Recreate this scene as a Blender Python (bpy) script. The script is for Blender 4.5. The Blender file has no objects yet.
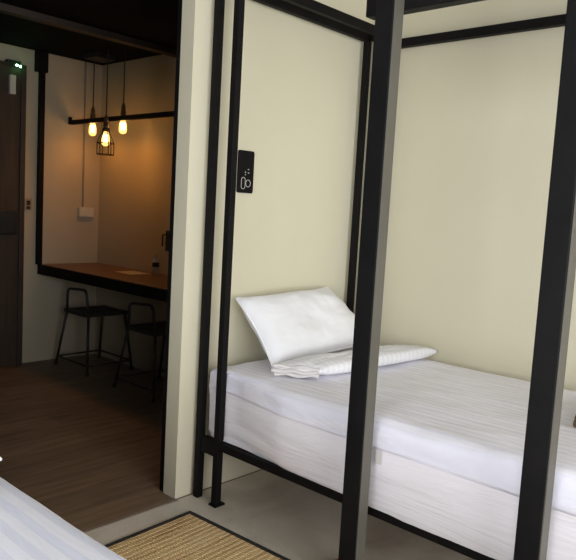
import bpy, bmesh, math, random
from mathutils import Vector, Matrix, noise
random.seed(4)
PI = math.pi
C = bpy.context.scene.collection
S = 1.0909            # everything is laid out in working units and brought to metres at the end

# ------------------------------------------------------------------ materials
def new_mat(name):
    m = bpy.data.materials.new(name); m.use_nodes = True
    nt = m.node_tree; b = nt.nodes['Principled BSDF']
    return m, nt, b
def N(nt, t, **kw):
    n = nt.nodes.new(t)
    for k, v in kw.items():
        if k in n.inputs.keys(): n.inputs[k].default_value = v
        else: setattr(n, k, v)
    return n
def ramp(nt, fac, stops):
    r = nt.nodes.new('ShaderNodeValToRGB')
    e = r.color_ramp.elements
    while len(e) < len(stops): e.new(0.5)
    for i, (p, c) in enumerate(stops):
        e[i].position = p; e[i].color = (*c, 1)
    nt.links.new(fac, r.inputs[0]); return r
def coords(nt, scale=(1,1,1), rot=(0,0,0)):
    tc = nt.nodes.new('ShaderNodeTexCoord'); mp = nt.nodes.new('ShaderNodeMapping')
    mp.inputs['Scale'].default_value = scale; mp.inputs['Rotation'].default_value = rot
    nt.links.new(tc.outputs['Object'], mp.inputs[0]); return mp.outputs[0]
def bump(nt, b, h, strength=.2, dist=.01):
    n = nt.nodes.new('ShaderNodeBump'); n.inputs['Strength'].default_value = strength
    n.inputs['Distance'].default_value = dist
    nt.links.new(h, n.inputs['Height']); nt.links.new(n.outputs[0], b.inputs['Normal'])
def mottled(name, c1, c2, scale=3, rough=.8, bstr=.05, bscale=60, metal=0, spec=.5):
    m, nt, b = new_mat(name)
    co = coords(nt)
    n = N(nt, 'ShaderNodeTexNoise', Scale=scale, Detail=6.0); nt.links.new(co, n.inputs['Vector'])
    r = ramp(nt, n.outputs[0], [(.35, c1), (.65, c2)])
    nt.links.new(r.outputs[0], b.inputs['Base Color'])
    b.inputs['Roughness'].default_value = rough; b.inputs['Metallic'].default_value = metal
    b.inputs['Specular IOR Level'].default_value = spec
    if bstr:
        n2 = N(nt, 'ShaderNodeTexNoise', Scale=bscale, Detail=3.0); nt.links.new(co, n2.inputs['Vector'])
        bump(nt, b, n2.outputs[0], bstr)
    return m
def emit(name, col, st):
    m, nt, b = new_mat(name)
    b.inputs['Base Color'].default_value = (*col, 1)
    b.inputs['Emission Color'].default_value = (*col, 1); b.inputs['Emission Strength'].default_value = st
    return m

M = {}
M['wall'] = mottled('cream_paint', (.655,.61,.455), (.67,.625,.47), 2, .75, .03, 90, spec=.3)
M['dark_wall'] = mottled('added_wall_black', (.016,.015,.015), (.02,.019,.018), 2, .8, .03, 90, spec=.3)  # near-black put on unseen walls to keep the post reflections dark
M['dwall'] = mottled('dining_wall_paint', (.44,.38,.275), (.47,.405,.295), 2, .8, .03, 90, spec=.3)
M['dark_ceiling'] = mottled('black_ceiling_paint', (.004,.0038,.0036), (.006,.0055,.005), 3, .9, 0, spec=.1)
M['white_ceiling'] = mottled('white_ceiling_paint', (.38,.37,.35), (.42,.41,.38), 3, .8, 0)
M['beam'] = mottled('brown_beam_wood', (.028,.018,.012), (.044,.027,.018), 8, .6, .05)
M['black'] = mottled('black_matt_steel', (.006,.005,.005), (.008,.007,.007), 9, .6, .03, 200, spec=.12)
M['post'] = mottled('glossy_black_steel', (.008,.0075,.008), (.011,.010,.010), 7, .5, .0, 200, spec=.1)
M['lit_side'] = mottled('lit_side_grey_olive', (.095,.088,.070), (.11,.10,.08), 5, .5, .03, 120, spec=.4)  # brightness of the posts' lit side, put into the colour
M['concrete'] = None

# polished concrete
m, nt, b = new_mat('screed_concrete'); co = coords(nt)
n = N(nt, 'ShaderNodeTexNoise', Scale=2.4, Detail=8.0, Roughness=.62, Distortion=.9); nt.links.new(co, n.inputs['Vector'])
r = ramp(nt, n.outputs[0], [(.28,(.48,.42,.33)), (.5,(.66,.595,.49)), (.72,(.78,.72,.62))])
nt.links.new(r.outputs[0], b.inputs['Base Color']); b.inputs['Roughness'].default_value = .5
n2 = N(nt, 'ShaderNodeTexNoise', Scale=40.0, Detail=5.0); nt.links.new(co, n2.inputs['Vector']); bump(nt, b, n2.outputs[0], .08)
M['concrete'] = m
# dark wood planks (run along X)
m, nt, b = new_mat('dark_floor_planks'); co = coords(nt)
br = N(nt, 'ShaderNodeTexBrick', Scale=1.0); br.offset = .37
br.inputs['Color1'].default_value = (.25,.175,.115,1); br.inputs['Color2'].default_value = (.185,.13,.088,1)
br.inputs['Mortar'].default_value = (.13,.09,.06,1); br.inputs['Mortar Size'].default_value = .002
br.inputs['Brick Width'].default_value = 1.1; br.inputs['Row Height'].default_value = .16
nt.links.new(co, br.inputs['Vector'])
g = N(nt, 'ShaderNodeTexNoise', Scale=1.0, Detail=8.0, Roughness=.65); nt.links.new(coords(nt, (3,28,1)), g.inputs['Vector'])
gr = ramp(nt, g.outputs[0], [(.3,(.55,.55,.55)), (.7,(1.25,1.2,1.15))])
mx = N(nt, 'ShaderNodeMix', data_type='RGBA', blend_type='MULTIPLY'); mx.inputs[0].default_value = 1
nt.links.new(br.outputs[0], mx.inputs[6]); nt.links.new(gr.outputs[0], mx.inputs[7])
nt.links.new(mx.outputs[2], b.inputs['Base Color']); b.inputs['Roughness'].default_value = .55
bump(nt, b, g.outputs[0], .1, .004)
M['planks'] = m
def wood(name, c1, c2, scale=(4,40,4), rough=.5):
    m, nt, b = new_mat(name)
    g = N(nt, 'ShaderNodeTexNoise', Scale=1.0, Detail=7.0, Roughness=.6, Distortion=.4); nt.links.new(coords(nt, scale), g.inputs['Vector'])
    r = ramp(nt, g.outputs[0], [(.3,c1), (.7,c2)]); nt.links.new(r.outputs[0], b.inputs['Base Color'])
    b.inputs['Roughness'].default_value = rough; bump(nt, b, g.outputs[0], .1, .003); return m
M['counter'] = wood('counter_reddish_wood', (.12,.058,.03), (.20,.10,.052), (30,3,30), .4)
M['door'] = wood('dark_door_wood', (.030,.018,.010), (.055,.033,.018), (40,40,2.5), .6)
M['ply'] = wood('plywood_edge', (.30,.20,.11), (.42,.29,.17), (60,4,60))
# striped satin sheet: stripes run along Y
def sheet(name, base, alt, period, bst=.55):
    m, nt, b = new_mat(name)
    co = coords(nt)
    sx = nt.nodes.new('ShaderNodeSeparateXYZ'); nt.links.new(co, sx.inputs[0])
    mu = N(nt, 'ShaderNodeMath', operation='MULTIPLY'); mu.inputs[1].default_value = 2*PI/period
    nt.links.new(sx.outputs['X'], mu.inputs[0])
    si = N(nt, 'ShaderNodeMath', operation='SINE'); nt.links.new(mu.outputs[0], si.inputs[0])
    r = ramp(nt, si.outputs[0], [(.0, base), (.12, alt)])
    r.color_ramp.elements[0].position = .0
    nt.links.new(r.outputs[0], b.inputs['Base Color'])
    rr = ramp(nt, si.outputs[0], [(.0, (.5,)*3), (.12, (.85,)*3)])
    nt.links.new(rr.outputs[0], b.inputs['Roughness'])
    b.inputs['Sheen Weight'].default_value = .1
    n = N(nt, 'ShaderNodeTexNoise', Scale=1.0, Detail=5.0, Roughness=.55, Distortion=.8); nt.links.new(coords(nt, (14,3.5,14)), n.inputs['Vector'])
    bump(nt, b, n.outputs[0], bst, .018)
    return m
M['sheet'] = sheet('white_satin_stripe_sheet', (.91,.89,.965), (.845,.83,.925), .036)
M['near_sheet'] = sheet('pale_blue_white_stripe_sheet', (.90,.905,.985), (.77,.785,.90), .048, .15)
def cloth(name, c, nscale=(6,6,6), st=.5, d=.015):
    m, nt, b = new_mat(name)
    b.inputs['Base Color'].default_value = (*c,1); b.inputs['Roughness'].default_value = .85
    b.inputs['Sheen Weight'].default_value = .1
    n = N(nt, 'ShaderNodeTexNoise', Scale=1.0, Detail=5.0, Roughness=.55, Distortion=1.2); nt.links.new(coords(nt, nscale), n.inputs['Vector'])
    bump(nt, b, n.outputs[0], st, d); return m
M['cover'] = cloth('white_mattress_cotton', (.875,.835,.875), (5,1.0,12), .5, .025)
M['pillow'] = cloth('white_pillow_cotton', (.85,.845,.865), (5,5,9), .4, .012)
M['duvet'] = sheet('white_folded_duvet_cotton', (.83,.825,.85), (.78,.775,.81), .03)
M['pip'] = cloth('quilt_edge_cotton', (.66,.63,.62), (40,40,40), .6, .006)
# woven straw
m, nt, b = new_mat('woven_straw'); co = coords(nt)
w1 = N(nt, 'ShaderNodeTexWave', Scale=13.0, Distortion=1.0); w1.wave_type = 'BANDS'; w1.bands_direction = 'Y'
w1.inputs['Detail'].default_value = 2.0; nt.links.new(co, w1.inputs['Vector'])
w2 = N(nt, 'ShaderNodeTexWave', Scale=28.0, Distortion=2.5); w2.wave_type = 'BANDS'; w2.bands_direction = 'X'
w2.inputs['Detail'].default_value = 2.0; nt.links.new(co, w2.inputs['Vector'])
mul = N(nt, 'ShaderNodeMath', operation='MULTIPLY'); nt.links.new(w1.outputs['Fac'], mul.inputs[0]); nt.links.new(w2.outputs['Fac'], mul.inputs[1])
nn = N(nt, 'ShaderNodeTexNoise', Scale=1.0, Detail=4.0); nt.links.new(coords(nt, (3,30,3)), nn.inputs['Vector'])
ad = N(nt, 'ShaderNodeMath', operation='ADD'); nt.links.new(mul.outputs[0], ad.inputs[0]); nt.links.new(nn.outputs[0], ad.inputs[1])
r = ramp(nt, ad.outputs[0], [(.30,(.34,.17,.06)), (.55,(.74,.47,.20)), (.95,(.95,.73,.40))])
nt.links.new(r.outputs[0], b.inputs['Base Color']); b.inputs['Roughness'].default_value = .75
bump(nt, b, mul.outputs[0], .6, .004)
M['straw'] = m
M['binding'] = mottled('dark_cloth_binding', (.022,.018,.016), (.035,.028,.024), 60, .9, .2, 300)
M['sign'] = mottled('black_sign_plastic', (.007,.006,.006), (.009,.008,.008), 5, .6, 0, spec=.1)
M['ink'] = mottled('pale_sign_ink', (.55,.52,.48), (.6,.57,.52), 50, .6, 0)
M['white_plastic'] = mottled('ivory_plastic', (.55,.52,.44), (.6,.57,.48), 5, .5, 0)
M['tan_plastic'] = mottled('tan_plate', (.30,.22,.14), (.36,.27,.17), 5, .5, 0)
M['dark_plastic'] = mottled('dark_plastic', (.014,.012,.011), (.02,.018,.016), 5, .5, 0)
M['grey_pipe'] = mottled('grey_conduit', (.22,.18,.14), (.26,.21,.16), 5, .5, 0)
M['brass'] = mottled('old_brass', (.10,.065,.035), (.14,.09,.05), 20, .4, 0, metal=.6)
M['stool'] = mottled('dark_stool_steel', (.022,.019,.018), (.03,.026,.024), 20, .45, 0, spec=.4)
M['orange'] = mottled('orange_rubber', (.60,.13,.03), (.68,.17,.04), 20, .6, 0)
M['brown_cloth'] = cloth('brown_blanket_wool', (.16,.10,.06), (20,20,20), .5, .01)
M['green'] = emit('green_lamp', (.10,1.0,.30), 2.2)
M['green_hot'] = emit('green_led', (.45,1.0,.55), 14)
M['filament'] = emit('glowing_filament', (1.0,.55,.17), 55)
m, nt, b = new_mat('amber_bulb_glass')
nt.nodes.remove(b); out = nt.nodes['Material Output']
tr = N(nt, 'ShaderNodeBsdfTransparent'); em = N(nt, 'ShaderNodeEmission'); em.inputs[0].default_value = (1.0,.50,.13,1); em.inputs[1].default_value = 3.2
mixs = N(nt, 'ShaderNodeMixShader'); mixs.inputs[0].default_value = .45
nt.links.new(tr.outputs[0], mixs.inputs[1]); nt.links.new(em.outputs[0], mixs.inputs[2]); nt.links.new(mixs.outputs[0], out.inputs[0])
M['bulb'] = m
m, nt, b = new_mat('window_glass')
nt.nodes.remove(b); out = nt.nodes['Material Output']
tr = N(nt, 'ShaderNodeBsdfTransparent'); gl = N(nt, 'ShaderNodeBsdfGlossy'); gl.inputs['Roughness'].default_value = .02
fr = N(nt, 'ShaderNodeFresnel'); mixs = N(nt, 'ShaderNodeMixShader')
nt.links.new(fr.outputs[0], mixs.inputs[0]); nt.links.new(tr.outputs[0], mixs.inputs[1]); nt.links.new(gl.outputs[0], mixs.inputs[2]); nt.links.new(mixs.outputs[0], out.inputs[0])
M['glass'] = m

# ------------------------------------------------------------------ mesh helpers
def add_box(bm, x0, x1, y0, y1, z0, z1, bev=0):
    r = bmesh.ops.create_cube(bm, size=1)
    vs = r['verts']
    for v in vs:
        v.co = Vector(((x0+x1)/2 + v.co.x*(x1-x0), (y0+y1)/2 + v.co.y*(y1-y0), (z0+z1)/2 + v.co.z*(z1-z0)))
    if bev:
        es = list({e for v in vs for e in v.link_edges})
        bmesh.ops.bevel(bm, geom=es, offset=bev, segments=2, affect='EDGES', profile=.6)
def bx(*a, bev=0):
    bm = bmesh.new(); add_box(bm, *a, bev=bev); return bm
def add_tube(bm, pts, r, seg=10, closed=False):
    pts = [Vector(p) for p in pts]; n = len(pts); rings = []
    prev = None
    for i, p in enumerate(pts):
        if closed: d = pts[(i+1) % n] - pts[i-1]
        else: d = pts[min(i+1, n-1)] - pts[max(i-1, 0)]
        d.normalize()
        if prev is None:
            a = Vector((0,0,1)) if abs(d.z) < .9 else Vector((1,0,0))
            s = d.cross(a).normalized()
        else:
            s = (prev - d*prev.dot(d)).normalized()
        prev = s; t = d.cross(s)
        rr = r[i] if isinstance(r, (list, tuple)) else r
        rings.append([bm.verts.new(p + (s*math.cos(2*PI*k/seg) + t*math.sin(2*PI*k/seg))*rr) for k in range(seg)])
    for i in range(n if closed else n-1):
        A, B = rings[i], rings[(i+1) % n]
        for k in range(seg):
            bm.faces.new((A[k], A[(k+1)%seg], B[(k+1)%seg], B[k]))
    if not closed:
        bm.faces.new(rings[0][::-1]); bm.faces.new(rings[-1])
def tube(pts, r, seg=10, closed=False):
    bm = bmesh.new(); add_tube(bm, pts, r, seg, closed); return bm
def add_lathe(bm, c, prof, seg=20):
    rings = [[bm.verts.new((c[0]+r*math.cos(2*PI*k/seg), c[1]+r*math.sin(2*PI*k/seg), c[2]+z)) for k in range(seg)] for r, z in prof]
    for A, B in zip(rings, rings[1:]):
        for k in range(seg): bm.faces.new((A[k], A[(k+1)%seg], B[(k+1)%seg], B[k]))
    bm.faces.new(rings[0][::-1]); bm.faces.new(rings[-1])
def lathe(c, prof, seg=20):
    bm = bmesh.new(); add_lathe(bm, c, prof, seg); return bm
def rounded_path(pts, rad, n=5):
    pts = [Vector(p) for p in pts]; out = [pts[0]]
    for a, b_, c in zip(pts, pts[1:], pts[2:]):
        d1 = (a-b_).normalized()*rad; d2 = (c-b_).normalized()*rad
        for k in range(n+1):
            t = k/n; out.append((b_+d1)*(1-t)**2 + b_*2*t*(1-t) + (b_+d2)*t*t)
    out.append(pts[-1]); return out
def obj(name, bm, mat, parent=None, smooth=False, origin=None):
    me = bpy.data.meshes.new(name)
    bmesh.ops.recalc_face_normals(bm, faces=bm.faces)
    if parent is not None:
        bm.transform(Matrix.Translation(-wloc(parent)))
    elif origin is not None:
        bm.transform(Matrix.Translation(-Vector(origin)))
    bm.to_mesh(me); bm.free()
    me.materials.append(mat)
    if smooth:
        for p in me.polygons: p.use_smooth = True
    o = bpy.data.objects.new(name, me); C.objects.link(o)
    if parent is not None: o.parent = parent
    elif origin is not None: o.location = origin
    return o
def wloc(o):
    v = Vector(o.location)
    while o.parent: o = o.parent; v += o.location
    return v
def thing(name, label, cat, loc=(0,0,0), group=None):
    o = bpy.data.objects.new(name, None); C.objects.link(o); o.location = loc
    o.empty_display_size = .1
    o['label'] = label; o['category'] = cat
    if group: o['group'] = group
    return o
def tag(o, label, cat, group=None):
    o['label'] = label; o['category'] = cat
    if group: o['group'] = group
    return o
def struct(name, bm, mat, parent=None):
    o = obj(name, bm, mat, parent)
    if parent is None: o['kind'] = 'structure'
    return o
def many(boxes, bev=0):
    bm = bmesh.new()
    for a in boxes: add_box(bm, *a, bev=bev)
    return bm

# ------------------------------------------------------------------ the setting
UW, VA = 2.53, 1.904            # right wall plane, partition plane
WV = -1.60                     # the window wall
NC, DC = 2.45, 2.0              # ceilings
struct('floor', bx(-1.3, UW+.1, WV, 1.894, -.08, 0), M['concrete'])
struct('floor_dining', bx(-1.3, 2.70, 1.894, 4.3, -.08, -.0005), M['planks'])
struct('trim_1', bx(.80, 1.533, 1.884, 1.902, 0, .004, bev=.001), M['grey_pipe'])
struct('wall_left', many([(1.533, UW, VA, VA+.072, 0, NC), (.80, 1.533, VA, VA+.072, DC, NC)]), M['wall'])
struct('wall_left_unseen', bx(-1.3, .80, VA, VA+.072, 0, NC), M['dark_wall'])  # unseen stretch, added dark and long to cut reflections and daylight
struct('wall_right', bx(UW, UW+.12, WV, VA+.072, 0, NC), M['wall'])
ny0, ny1, nz0, nz1 = -1.3, .7, .30, 2.05
struct('wall_near', many([(-1.42, -1.3, WV, ny0, 0, NC), (-1.42, -1.3, ny1, 4.3, 0, NC), (-1.42, -1.3, ny0, ny1, 0, nz0), (-1.42, -1.3, ny0, ny1, nz1, NC)]), M['dark_wall'])
wf = struct('added_window', many([(-1.39, -1.33, ny0, ny1, nz0, nz0+.05), (-1.39, -1.33, ny0, ny1, nz1-.05, nz1), (-1.39, -1.33, ny0, ny0+.05, nz0, nz1), (-1.39, -1.33, ny1-.05, ny1, nz0, nz1), (-1.39, -1.33, -.32, -.28, nz0, nz1)]), M['black'])  # unseen window, added so light reaches the front side of the bed
obj('unseen_window_pane', bx(-1.363, -1.357, ny0+.05, ny1-.05, nz0+.05, nz1-.05), M['glass'], wf)
# wall behind the camera with the window opening
wx0, wx1, wz0, wz1 = -1.1, 1.9, .30, 2.05
struct('wall_behind', many([(-1.3, wx0, WV-.12, WV, 0, NC), (wx1, UW+.12, WV-.12, WV, 0, NC), (wx0, wx1, WV-.12, WV, 0, wz0), (wx0, wx1, WV-.12, WV, wz1, NC)]), M['wall'])
wf = struct('window_1', many([(wx0, wx1, WV-.09, WV-.03, wz0, wz0+.05), (wx0, wx1, WV-.09, WV-.03, wz1-.05, wz1), (wx0, wx0+.05, WV-.09, WV-.03, wz0, wz1), (wx1-.05, wx1, WV-.09, WV-.03, wz0, wz1), (.38, .42, WV-.09, WV-.03, wz0, wz1)]), M['black'])
obj('unseen_window_pane', bx(wx0+.05, wx1-.05, WV-.063, WV-.057, wz0+.05, wz1-.05), M['glass'], wf)
struct('ceiling', bx(-1.3, UW+.12, WV-.12, VA+.072, NC, NC+.1), M['white_ceiling'])
struct('ceiling_dining', bx(-1.3, 2.70, VA+.072, 4.3, DC, DC+.1), M['dark_ceiling'])
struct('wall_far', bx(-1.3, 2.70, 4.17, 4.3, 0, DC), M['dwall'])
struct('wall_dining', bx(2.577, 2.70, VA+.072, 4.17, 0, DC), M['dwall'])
struct('trim_2', bx(-1.3, 2.577, 3.30, 3.36, 1.965, DC, bev=.004), M['beam'])
struct('trim_3', bx(1.538, 1.566, 1.9765, 2.006, 0, DC), M['black'])
# door in the far wall
d = struct('door_1', bx(1.20, 2.008, 4.13, 4.17, 0.004, 1.872), M['door'])
obj('door_frame', many([(1.985, 2.018, 4.118, 4.17, 0, 1.872), (1.185, 2.018, 4.118, 4.17, 1.872, 1.888)], bev=.003), M['beam'], d)
obj('lock_box', bx(1.80, 1.958, 4.09, 4.13, .845, 1.0, bev=.01), M['dark_plastic'], d)
obj('closer_arm', bx(1.908, 1.945, 4.105, 4.13, 1.70, 1.815, bev=.004), M['white_plastic'], d)

# ------------------------------------------------------------------ the steel framed bed
T = .034
P = .027
def post(u0, v0, z0, z1): return bx(u0, u0+P, v0, v0+P, z0, z1, bev=.003)
bed = thing('bed_frame', 'black steel canopy bed frame under the striped white mattress, in front of the sign', 'bed frame', (1.60, .8, 0))
for u0, v0 in ((1.60,1.753), (2.475,1.753), (1.60,-.20), (2.475,-.20)):
    p = obj('post', post(u0, v0, .008, 1.892), M['black'], bed)
    obj('foot_plate', bx(u0-.006, u0+P+.016, v0-.006, v0+P+.006, 0, .008, bev=.002), M['black'], p)
obj('side_rail', bx(1.602, 1.632, -.17, 1.75, 0.214, .243, bev=.003), M['black'], bed)
obj('side_rail', bx(2.477, 2.507, -.17, 1.75, 0.214, .243, bev=.003), M['black'], bed)
obj('end_rail', bx(1.63, 2.48, 1.748, 1.778, 0.214, .243, bev=.003), M['black'], bed)
obj('end_rail', bx(1.63, 2.48, -.198, -.168, 0.214, .243, bev=.003), M['black'], bed)
obj('top_rail', bx(1.60, 2.502, 1.753, 1.780, 1.856, 1.891, bev=.003), M['black'], bed)
obj('top_rail', bx(2.477, 2.511, -.20, 1.775, 1.815, 1.850, bev=.003), M['black'], bed)
obj('bed_board', bx(1.634, 2.475, -.165, 1.746, .230, .2445, bev=.002), M['ply'], bed)
# second frame bolted against the partition
wfme = thing('wall_frame', 'slim black steel frame standing flat against the partition wall beside the pillar', 'steel frame', (1.60, 1.865, 0))
for u0 in (1.60, 2.475):
    obj('post', post(u0, 1.856, 0, 1.891), M['black'], wfme)
obj('top_rail', bx(1.60, 2.502, 1.856, 1.883, 1.858, 1.892, bev=.003), M['black'], wfme)
obj('bracket', bx(1.603, 1.631, 1.779, 1.851, .184, .242, bev=.002), M['black'], wfme)
obj('bracket', bx(2.478, 2.506, 1.779, 1.851, 1.86, 1.888, bev=.002), M['black'], wfme)

# mattress --------------------------------------------------------
def fbm(x, y, z): return noise.fractal(Vector((x, y, z)), 1.0, 2.0, 4)
def mattress_bm(x0, x1, y0, y1, z0, z1, rad, off=0, zcut=None, wr=.006, nx=40, ny=110, nz=12, pull=None):
    """closed rounded block; zcut keeps only what is above it (a sheet)."""
    bm = bmesh.new()
    def shell(nu, nv, f):
        g = [[bm.verts.new(f(i/nu, j/nv)) for j in range(nv+1)] for i in range(nu+1)]
        for i in range(nu):
            for j in range(nv): bm.faces.new((g[i][j], g[i+1][j], g[i+1][j+1], g[i][j+1]))
    L = lambda a, b_, t: a + (b_-a)*t
    zb = z0
    shell(nx, ny, lambda s, t: (L(x0,x1,s), L(y0,y1,t), z1))
    if zcut is None: shell(nx, ny, lambda s, t: (L(x0,x1,s), L(y0,y1,t), z0))
    else: zb = zcut
    shell(ny, nz, lambda s, t: (x0, L(y0,y1,s), L(zb,z1,t)))
    shell(ny, nz, lambda s, t: (x1, L(y0,y1,s), L(zb,z1,t)))
    shell(nx, nz, lambda s, t: (L(x0,x1,s), y0, L(zb,z1,t)))
    shell(nx, nz, lambda s, t: (L(x0,x1,s), y1, L(zb,z1,t)))
    bmesh.ops.remove_doubles(bm, verts=bm.verts, dist=1e-5)
    c0 = Vector((x0+rad, y0+rad, z0+rad)); c1 = Vector((x1-rad, y1-rad, z1-rad))
    bm.normal_update()
    for v in bm.verts:
        p = v.co.copy()
        q = Vector([min(max(p[i], c0[i]), c1[i]) for i in range(3)])
        dd = p - q
        if zcut is not None and p.z < z0+rad: dd.z = 0
        n = dd.normalized() if dd.length > 1e-6 else Vector((0,0,1))
        lo = 1.0
        w = wr*(fbm(p.x*5, p.y*1.6, p.z*9) + .5*fbm(p.x*14, p.y*4, p.z*22+7))
        side = abs(n.z) < .6
        if side: w = w*1.1 + .0045*fbm(p.y*1.1+2, (p.z+p.y*.12)*17, 3.3)
        r_ = dd.length if dd.length < rad else rad
        v.co = q + n*(rad if dd.length > rad*.98 else dd.length) + n*(w+off)
        if n.x < -.5 and pull: v.co.x += pull(p.y, p.z)
        if pull and v.co.x < 1.625 and v.co.z < .30: v.co.z -= .029*min(max((1.68-p.y)/.6,0),1)*min(1,(.30-v.co.z)/.04)
        if n.z > .5: v.co.z += .006*math.sin(p.y*2.1+1)+.004*fbm(p.x*3,p.y*2.0,3)
    return bm
mt = thing('mattress', 'white striped mattress with a loose pinkish white side, on the black canopy bed', 'mattress', (2.05, .85, .257))
def pull(y, z):
    t = min(max((y-1.45)/.25, 0), 1)
    belly = -.010*math.sin(PI*min(max((z-.26)/.24,0),1))
    return belly*(1-t) + .034*t
o = obj('mattress_body', mattress_bm(1.600, 2.47, -.165, 1.838, .2465, .508, .03, pull=pull), M['cover'], mt, smooth=True)
o = obj('sheet', mattress_bm(1.600, 2.47, -.165, 1.838, .2465, .508, .03, off=.0022, zcut=.425, nz=8, pull=pull), M['sheet'], mt, smooth=True)
sm = o.modifiers.new('th', 'SOLIDIFY'); sm.thickness = .0012; sm.offset = 1
obj('care_tag', bx(1.583, 1.5845, 1.040, 1.062, .385, .428), M['pip'], mt)

# pillows ---------------------------------------------------------
def pillow_bm(bl, br, tl, tr, th, bow=0, pin=.02, n=34, seed=0, wr=.006, e=.5, sharp=2.6):
    bl, br, tl, tr = map(Vector, (bl, br, tl, tr))
    nrm = (br-bl).cross(tl-bl).normalized()
    bm = bmesh.new()
    def P(s, t, side):
        a = bl.lerp(br, s).lerp(tl.lerp(tr, s), t)
        x, y = 2*s-1, 2*t-1
        c = bl.lerp(br, .5).lerp(tl.lerp(tr, .5), .5)
        # slightly hollow edges between pointed corners
        k = pin*((1-x*x)*y*y + (1-y*y)*x*x)
        a = a + (c-a)*k*2
        h = th*((1-abs(x)**sharp)**e)*((1-abs(y)**sharp)**e)
        w = wr*fbm(s*3+seed, t*3, side*2)*((1-x*x)*(1-y*y))**.25
        cr = .5*wr*abs(fbm(s*9+seed, t*2.2, 5+side))*(1-abs(x)**4)
        return a + nrm*(side*(h+.001) + w + cr*side) 
    F = [[bm.verts.new(P(i/n, j/n, 1)) for j in range(n+1)] for i in range(n+1)]
    B = [[bm.verts.new(P(i/n, j/n, -1)) for j in range(n+1)] for i in range(n+1)]
    for i in range(n):
        for j in range(n):
            bm.faces.new((F[i][j], F[i+1][j], F[i+1][j+1], F[i][j+1]))
            bm.faces.new((B[i][j], B[i][j+1], B[i+1][j+1], B[i+1][j]))
    for i in range(n):
        for G in (0, n):
            bm.faces.new((F[i][G], B[i][G], B[i+1][G], F[i+1][G]))
            bm.faces.new((F[G][i], B[G][i], B[G][i+1], F[G][i+1]))
    # piping loop along the seam
    loop = [((F[i][0].co+B[i][0].co)/2) for i in range(n)] + [((F[n][j].co+B[n][j].co)/2) for j in range(n)] + \
           [((F[n-i][n].co+B[n-i][n].co)/2) for i in range(n)] + [((F[0][n-j].co+B[0][n-j].co)/2) for j in range(n)]
    return bm, loop
pt = thing('pillow', 'plump plain white pillow leaning back against the partition wall', 'pillow', (2.05, 1.75, .52))
pb, loop = pillow_bm((1.760,1.655,.522), (2.49,1.70,.530), (1.742,1.85,.752), (2.29,1.850,.768), .070, seed=2, pin=.03, wr=.010)
obj('pillowcase', pb, M['pillow'], pt, smooth=True)
obj('piping', tube(loop, .0035, 6, True), M['pillow'], pt, smooth=True)

# folded duvet: a stack of folded layers, open ends towards the left
dv = thing('folded_duvet', 'white folded duvet lying flat on the mattress in front of the pillow', 'duvet', (2.1, 1.52, .515))
pb, loop = pillow_bm((1.795,1.455,.542), (2.50,1.40,.540), (1.700,1.60,.542), (2.42,1.545,.540), .028, seed=9, pin=-.02, wr=.010, e=.35, sharp=3.5)
obj('duvet_body', pb, M['duvet'], dv, smooth=True)
for k, zz in enumerate((.5235, .5365, .5495)):
    p = [(1.792-t*.095-.010*(k==1)+.004*math.sin(t*9+k), 1.462+t*.128, zz+.003*math.sin(t*11+k*2)) for t in [i/24 for i in range(25)]]
    obj('folded_edge', tube(p, .0075, 8), M['pip'], dv, smooth=True)

bl = thing('folded_blanket', 'brown folded blanket on the mattress at the right edge of the photo', 'blanket', (2.13, .55, .515))
for k in range(3):
    obj('folded_layer', mattress_bm(1.97+.006*k, 2.30-.005*k, .42, .655, .519+.022*k, .540+.022*k, .012, wr=.002, nx=14, ny=12, nz=4), M['brown_cloth'], bl, smooth=True)

# ------------------------------------------------------------------ heavy posts in front with their beam
sf = thing('support_frame', 'tall glossy black posts with a dark beam, standing in front of the bed', 'steel frame', (1.50, .8, 0))
Q = .046
for v0 in (1.048, .539, -.30):
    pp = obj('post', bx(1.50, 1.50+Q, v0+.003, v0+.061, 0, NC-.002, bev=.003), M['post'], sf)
    st = obj('lit_side', bx(1.503, 1.50+Q-.002, v0, v0+.0035, 0, NC-.002, bev=.001), M['lit_side'], pp); st['label'] = 'lit side of the post, its light painted in grey olive'  # thin strip that paints the lit side onto the black post
obj('beam', bx(1.5462, 1.585, -.32, 1.176, 1.64, 1.80, bev=.004), M['post'], sf)

# ------------------------------------------------------------------ sign
sg = thing('room_sign', 'small black upright sign with pale outlined loops on the partition wall', 'sign', (1.811, 1.904, 1.152))
bm = bmesh.new()
cr = []
for cx, cz, a0 in ((1.841,1.305,0), (1.775,1.305,90), (1.775,1.160,180), (1.841,1.160,270)):
    for k in range(7):
        a = math.radians(a0+15*k); cr.append((cx+.008*math.cos(a), cz+.008*math.sin(a)))
fa = [bm.verts.new((x, 1.897, z)) for x, z in cr]; fb = [bm.verts.new((x, 1.9035, z)) for x, z in cr]
bm.faces.new(fa); bm.faces.new(fb[::-1])
for k in range(len(cr)): bm.faces.new((fa[k], fa[(k+1)%len(cr)], fb[(k+1)%len(cr)], fb[k]))
obj('plate', bm, M['sign'], sg)
def su(x): return 1.7705+(x-62)*.00029
def sz(y): return 1.1535+(512-y)*.000214
def ring(cx, cy, rx, ry, r, a0=0, a1=2*PI, n=28):
    full = abs(a1-a0-2*PI) < 1e-6
    return tube([(su(cx+rx*math.cos(a0+(a1-a0)*k/n)), 1.8965, sz(cy+ry*math.sin(a0+(a1-a0)*k/n))) for k in range(n if full else n+1)], r, 6, full)
def stadium():
    pts = []
    for k in range(13): a = PI+PI*k/12; pts.append((su(148+34*math.cos(a)), 1.8965, sz(285+40*math.sin(a))))
    for k in range(13): a = PI*k/12; pts.append((su(148+34*math.cos(a)), 1.8965, sz(410+38*math.sin(a))))
    return pts
obj('symbol', tube(stadium(), .0011, 6, True), M['ink'], sg)
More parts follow.
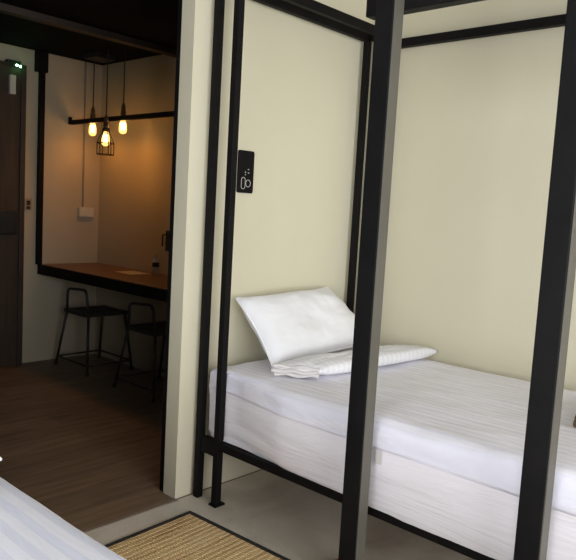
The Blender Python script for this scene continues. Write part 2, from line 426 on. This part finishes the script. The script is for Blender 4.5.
obj('symbol', ring(236, 345, 42, 62, .0012), M['ink'], sg)
bm = bmesh.new()
for x, y, r in ((232,98,.0032), (235,158,.0034), (180,195,.0026)):
    add_lathe(bm, (su(x), 1.8965, sz(y)-r*.6), [(r*.5,0),(r,r*.3),(r,r*.9),(r*.5,r*1.2)], 10)
add_box(bm, su(162), su(196), 1.8960, 1.8972, sz(152), sz(146)); add_box(bm, su(176), su(182), 1.8960, 1.8972, sz(168), sz(130))
obj('dot_marks', bm, M['ink'], sg)

# ------------------------------------------------------------------ rug
rg = thing('straw_mat', 'woven straw floor mat with a dark cloth border on the concrete floor', 'mat', (1.503, 1.778, 0))
RA = Matrix.Rotation(.058, 4, 'Z')
def rugbox(x0, x1, y0, y1, z0, z1, bev=.001): return bx(1.503+x0, 1.503+x1, 1.778+y0, 1.778+y1, z0, z1, bev=bev)
W, Lr = .72, .60
obj('weave', rugbox(-W+.01, -.01, -Lr+.01, -.01, .001, .007), M['straw'], rg)
for a in ((-W, 0, -.016, 0), (-W, 0, -Lr, -Lr+.016), (-.016, 0, -Lr+.014, -.014), (-W, -W+.016, -Lr+.014, -.014)):
    obj('border', rugbox(*a, 0.0005, .010, .002), M['binding'], rg)
rg.rotation_euler = (0, 0, .045)

sl = thing('slipper', 'orange slipper tip on the floor at the very bottom, beside the black post', 'slipper', (1.61, 1.115, 0))
bm = bmesh.new()
def foot(zlo, zhi, grow=0):
    out = []
    for k in range(24):
        a = 2*PI*k/24; x = (.034+grow)*math.cos(a)*(1+.15*math.sin(a)); y = (.10+grow)*math.sin(a)
        out.append((1.61+x, 1.115+y))
    return out
o2 = foot(0,0)
lo = [bm.verts.new((x,y,0)) for x,y in o2]; hi = [bm.verts.new((x,y,.014)) for x,y in o2]
for k in range(24): bm.faces.new((lo[k],lo[(k+1)%24],hi[(k+1)%24],hi[k]))
bm.faces.new(lo[::-1]); bm.faces.new(hi)
obj('sole', bm, M['orange'], sl)
bm = bmesh.new(); g = []
for i in range(9):
    y = 1.13+.06*i/8; w = .032*(1-.35*(i/8)**2)
    g.append([bm.verts.new((1.61+w*math.cos(PI*j/10), y, .012+.034*math.sin(PI*j/10)*(1-.4*i/8))) for j in range(11)])
for i in range(8):
    for j in range(10): bm.faces.new((g[i][j], g[i+1][j], g[i+1][j+1], g[i][j+1]))
o = obj('strap', bm, M['orange'], sl, smooth=True); sm = o.modifiers.new('th', 'SOLIDIFY'); sm.thickness = .004

# ------------------------------------------------------------------ the near bed
nb = thing('bed_frame', 'low black bed frame beneath the near blue white striped mattress', 'bed frame', (.2, .8, 0))
for x, y in ((-.22,-.42), (.56,-.42), (-.22,1.78), (.56,1.78)):
    obj('leg', bx(x, x+T, y, y+T, 0, .21, bev=.002), M['black'], nb)
obj('side_rail', bx(.562, .592, -.42, 1.81, .21, .25, bev=.002), M['black'], nb)
obj('side_rail', bx(-.22, -.19, -.42, 1.81, .21, .25, bev=.002), M['black'], nb)
obj('bed_board', bx(-.23, .60, -.42, 1.81, .25, .262, bev=.002), M['ply'], nb)
tag(obj('mattress', mattress_bm(-.25, .634, -.44, 1.84, .263, .512, .03, wr=.005), M['near_sheet'], None, True, (.2,.8,.263)),
    'pale blue white striped mattress in the near left corner of the photo', 'mattress')
pn = thing('pillow', 'white pillow lying on the near mattress, just its corner at the left edge', 'pillow', (.2, 1.4, .51))
pb, loop = pillow_bm((.06,1.17,.572), (.5415,1.185,.612), (.02,1.55,.575), (.515,1.56,.59), .062, seed=5, wr=.006)
obj('pillowcase', pb, M['pillow'], pn, smooth=True)
obj('piping', tube(loop, .004, 6, True), M['pillow'], pn, smooth=True)

# ------------------------------------------------------------------ the counter room
ct = thing('bar_counter', 'reddish brown wooden wall counter above the stools, with a black front edge', 'counter', (2.35, 3.1, .585))
obj('counter_top', bx(2.150, 2.577, 2.0, 4.170, .608, .650, bev=.003), M['counter'], ct)
obj('front_edge', bx(2.134, 2.152, 2.0, 4.170, .585, .648, bev=.002), M['black'], ct)
for v in (2.3, 3.3):
    obj('bracket', bx(2.18, 2.577, v, v+.03, .585, .608, bev=.001), M['black'], ct)
cf = thing('drop_post', 'black upright steel bar from the dark ceiling to the counter beside the far wall', 'steel frame', (2.135, 4.15, .65))
obj('post', bx(2.118, 2.150, 4.134, 4.168, .649, 1.87, bev=.002), M['black'], cf)
obj('ceiling_plate', bx(2.090, 2.160, 4.118, 4.169, 1.87, 1.999, bev=.003), M['black'], cf)
cb = tag(obj('ceiling_box', bx(2.30, 2.44, 3.80, 3.94, 1.965, 1.9995, bev=.004), M['dark_plastic'], None, False, (2.37,3.87,1.965)), 'dark box on the black ceiling above the pendant cords', 'ceiling box')

br_ = thing('hanging_bar', 'thin black horizontal bar with an upturned end, running past the glowing bulbs', 'bar', (2.342, 3.1, 1.59))
obj('bar', bx(2.330, 2.354, 1.978, 4.152, 1.572, 1.600, bev=.002), M['black'], br_)
obj('end_tab', bx(2.332, 2.352, 4.152, 4.170, 1.574, 1.622, bev=.002), M['black'], br_)

def pendant(label, u, v, ztop, caged=False):
    t = thing('pendant_lamp', label, 'lamp', (u, v, ztop), 'bare filament bulbs on cords')
    obj('cord', tube([(u, v, DC-.002), (u, v, ztop+.07)], .0035, 8), M['dark_plastic'], t)
    obj('socket', lathe((u, v, ztop), [(.012,-.008),(.0165,0),(.0165,.045),(.012,.052),(.0135,.056),(.0125,.075),(.005,.095)], 16), M['brass'], t, smooth=True)
    bl_ = obj('bulb', lathe((u, v, ztop), [(.013,-.004),(.015,-.014),(.020,-.026),(.0235,-.042),(.0245,-.062),(.023,-.078),(.016,-.088),(.005,-.092)], 20), M['bulb'], t, smooth=True)
    bm = bmesh.new()
    for k in range(4):
        a = k*PI/2
        pts = [(u+.012*math.cos(a+q*.5), v+.012*math.sin(a+q*.5), ztop-.024-.046*abs(((q+1) % 2)-1)*1.0) for q in [i/6 for i in range(13)]]
        add_tube(bm, pts, .0016, 6)
    obj('filament', bm, M['filament'], bl_)
    if caged:
        zb = ztop-.143; R1 = .050; cg = None
        cg = obj('cage', tube([(u+.018*math.cos(2*PI*k/24), v+.018*math.sin(2*PI*k/24), ztop+.012) for k in range(24)], .003, 6, True), M['black'], t)
        bm = bmesh.new()
        for k in range(6):
            a = 2*PI*k/6+.3; c, s = math.cos(a), math.sin(a)
            add_tube(bm, rounded_path([(u+.017*c, v+.017*s, ztop+.012), (u+.022*c, v+.022*s, ztop-.01), (u+R1*c, v+R1*s, ztop-.07), (u+R1*c, v+R1*s, zb)], .01, 3), .0028, 6)
        for z in (zb, ztop-.075):
            add_tube(bm, [(u+R1*math.cos(2*PI*k/28), v+R1*math.sin(2*PI*k/28), z) for k in range(28)], .003, 6, True)
        obj('cage_wires', bm, M['black'], t)
        obj('thumb_screw', bx(u-.003, u+.003, v-.038, v-.016, ztop+.009, ztop+.015), M['brass'], t)
    L_ = bpy.data.lights.new('bulb_light', 'SPOT'); L_.energy = 3.7; L_.color = (1.0, .38, .06); L_.shadow_soft_size = .02; L_.spot_size = math.radians(180); L_.spot_blend = .75
    lo_ = bpy.data.objects.new('bulb_light', L_); C.objects.link(lo_); lo_.location = (u, v, ztop-.06)
    return t
pendant('glowing bare filament bulb at the far left of the three pendants', 2.385, 3.955, 1.590)
pendant('glowing filament bulb in a black wire cage, the lowest and middle pendant', 2.285, 3.64, 1.508, True)
pendant('glowing bare filament bulb at the right, over the brightest patch of wall', 2.385, 3.612, 1.592)

def make_stool(label):
    t = thing('bar_stool', label, 'stool', (2.2, 3.72, 0), 'dark stools tucked under the counter')
    u0, u1, v0, v1, h = 2.212, 2.475, 3.66, 3.915, .377
    bm = bmesh.new(); add_box(bm, u0-.015, u1+.02, v0-.012, v1+.012, h-.014, h+.006)
    bmesh.ops.subdivide_edges(bm, edges=bm.edges[:], cuts=8, use_grid_fill=True)
    for v in bm.verts:
        x = (v.co.x-(u0+u1)/2)/.15; y = (v.co.y-(v0+v1)/2)/.13
        v.co.z -= .010*max(0, 1-x*x*.8)*max(0, 1-y*y*.8) - .004
    obj('seat', bm, M['stool'], t)
    obj('backrest', tube(rounded_path([(u0, v1, h-.01), (u0-.002, v1-.006, h+.140), (u0-.002, v0+.03, h+.155), (u0, v0-.004, h-.01)], .035, 6), .0085, 10), M['stool'], t, smooth=True)
    for a, b_ in (((u0,v1),(u0-.010,v1+.11)), ((u0,v0),(u0-.010,v0-.02)), ((u1,v1),(u1+.05,v1+.11)), ((u1,v0),(u1+.055,v0-.015))):
        lg = obj('leg', tube([(a[0],a[1],h-.005), (b_[0],b_[1],.006)], .0085, 10), M['stool'], t, smooth=True)
        obj('foot_cap', lathe((b_[0],b_[1],0), [(.012,0),(.013,.004),(.013,.014),(.010,.018)], 12), M['dark_plastic'], lg)
    z = .06; f = .86
    cs = [(u0-.009, v1+.095), (u1+.044, v1+.095), (u1+.048, v0-.013), (u0-.009, v0-.017)]
    for i in range(4):
        a, b_ = cs[i], cs[(i+1) % 4]
        obj('stretcher', tube([(a[0],a[1],z), (b_[0],b_[1],z)], .006, 8), M['stool'], t, smooth=True)
    return t
s1 = make_stool('dark metal stool with a hoop back, tucked under the counter near the far wall corner')
def copy_tree(o, parent=None):
    c = o.copy(); C.objects.link(c)
    if parent: c.parent = parent
    for ch in list(o.children): copy_tree(ch, c)
    return c
s2 = copy_tree(s1); s2.location = (2.2, 3.72-.685, 0)
s2['label'] = 'dark metal stool with a hoop back, partly hidden behind the white pillar'

# things on the dining walls and counter
sw = thing('junction_box', 'ivory socket box on the far wall at the end of a thin conduit', 'socket', (2.465, 4.17, .97))
obj('box', bx(2.412, 2.520, 4.135, 4.170, .968, 1.032, bev=.004), M['white_plastic'], sw)
obj('cover_plate', bx(2.420, 2.462, 4.132, 4.136, .976, 1.024, bev=.001), M['white_plastic'], sw)
obj('conduit', tube([(2.450, 4.160, 1.03), (2.446, 4.160, 1.998)], .006, 8), M['grey_pipe'], sw)
ls = thing('light_switch', 'small tan switch plate on the far wall beside the wooden door', 'switch', (2.062, 4.17, 1.0))
obj('plate', bx(2.038, 2.086, 4.160, 4.170, .998, 1.074, bev=.002), M['tan_plastic'], ls)
obj('rocker', bx(2.050, 2.074, 4.155, 4.161, 1.030, 1.060, bev=.002), M['dark_plastic'], ls)
obj('rocker', bx(2.050, 2.074, 4.155, 4.161, 1.004, 1.024, bev=.002), M['dark_plastic'], ls)
gl_ = thing('emergency_light', 'small glowing green light above the corner of the wooden door', 'lamp', (1.965, 4.11, 1.88))
obj('housing', bx(1.90, 1.985, 4.125, 4.17, 1.8885, 1.906, bev=.003), M['dark_plastic'], gl_)
obj('lens', bx(1.925, 1.995, 4.112, 4.126, 1.868, 1.886, bev=.002), M['dark_plastic'], gl_)
bm = bmesh.new()
for u, z in ((1.950, 1.877), (1.972, 1.872)): add_box(bm, u-.006, u+.006, 4.106, 4.113, z-.005, z+.005, bev=.002)
obj('led', bm, M['green_hot'], gl_)
L_ = bpy.data.lights.new('green_glow', 'POINT'); L_.energy = .05; L_.color = (.05, 1, .25); L_.shadow_soft_size = .02
lo_ = bpy.data.objects.new('green_glow', L_); C.objects.link(lo_); lo_.location = (1.975, 4.09, 1.873)

bt = thing('bottle', 'small white bottle with dark label squares on the counter by the pillar', 'bottle', (2.50, 3.385, .6505))
obj('bottle_body', lathe((2.50,3.385,.6505), [(.018,0),(.021,.003),(.021,.085),(.012,.097),(.009,.105)], 18), M['white_plastic'], bt, smooth=True)
obj('cap', lathe((2.50,3.385,.7555), [(.011,0),(.011,.018),(.009,.021)], 14), M['white_plastic'], bt, smooth=True)
bm = bmesh.new(); add_lathe(bm, (2.50,3.385,.7005), [(.0215,0),(.0215,.028)], 18)
obj('label_band', bm, M['dark_plastic'], bt)
ch = thing('wall_bracket', 'slim dark fixture on the side wall above the small bottle', 'fixture', (2.577, 3.36, .80))
obj('back_plate', bx(2.566, 2.5765, 3.345, 3.385, .80, .925, bev=.002), M['dark_plastic'], ch)
obj('arm', tube([(2.57,3.365,.90), (2.53,3.365,.90), (2.53,3.365,.83)], .005, 8), M['dark_plastic'], ch)
tag(obj('paper_sheet', bx(2.36, 2.50, 3.44, 3.62, .6502, .6515), M['white_plastic'], None, False, (2.43,3.53,.6502)), 'flat pale sheet lying on the wooden counter', 'paper')

# ------------------------------------------------------------------ light
def area(name, loc, rot, sx, sy, e, col):
    L = bpy.data.lights.new(name, 'AREA'); L.shape = 'RECTANGLE'; L.size = sx*S; L.size_y = sy*S; L.energy = e; L.color = col
    o = bpy.data.objects.new(name, L); C.objects.link(o); o.location = loc; o.rotation_euler = rot
    return o
area('unseen_window_light', ((wx0+wx1)/2, WV-.16, (wz0+wz1)/2), (PI/2, 0, 0), wx1-wx0, wz1-wz0, 150, (.97, .985, 1.0))
area('unseen_window_light', (-1.46, (ny0+ny1)/2, (nz0+nz1)/2), (PI/2, 0, -PI/2), ny1-ny0, nz1-nz0, 112, (.96, .98, 1.0))  # fill light behind the added, unseen side window
w = bpy.data.worlds.new('World'); bpy.context.scene.world = w; w.use_nodes = True
w.node_tree.nodes['Background'].inputs[0].default_value = (.75,.85,1,1); w.node_tree.nodes['Background'].inputs[1].default_value = .6

# ------------------------------------------------------------------ to metres
done = set()
for o in bpy.data.objects:
    o.location = o.location * S
    if o.type == 'MESH' and o.data.name not in done:
        done.add(o.data.name); o.data.transform(Matrix.Scale(S, 4))
    for md in o.modifiers:
        if md.type == 'SOLIDIFY': md.thickness *= S

# ------------------------------------------------------------------ camera
yaw, pit, roll = math.radians(42.339), math.radians(6.001), math.radians(3.285)
cu = Vector((math.sin(yaw), 0, math.cos(yaw))); cv = Vector((-math.cos(yaw), 0, math.sin(yaw))); cw = Vector((0,-1,0))
Rx = Matrix(((1,0,0),(0,math.cos(pit),-math.sin(pit)),(0,math.sin(pit),math.cos(pit))))
Rz = Matrix(((math.cos(roll),-math.sin(roll),0),(math.sin(roll),math.cos(roll),0),(0,0,1)))
R = Rz @ Rx
cols = [R@cu, R@cv, R@cw]
right = Vector([c[0] for c in cols]); down = Vector([c[1] for c in cols]); fwd = Vector([c[2] for c in cols])
mw = Matrix((( right.x, -down.x, -fwd.x, 0), (right.y, -down.y, -fwd.y, 0), (right.z, -down.z, -fwd.z, 1.1*S), (0,0,0,1)))
cam = bpy.data.cameras.new('Camera'); co_ = bpy.data.objects.new('Camera', cam); C.objects.link(co_)
co_.matrix_world = mw
cam.sensor_width = 36; cam.lens = 673.64*36/576; cam.clip_start = .02; cam.clip_end = 50
sc = bpy.context.scene; sc.camera = co_
sc.view_settings.view_transform = 'Standard'; sc.view_settings.look = 'None'; sc.view_settings.gamma = 1
sc.view_settings.use_curve_mapping = False; sc.view_settings.exposure = 0.12
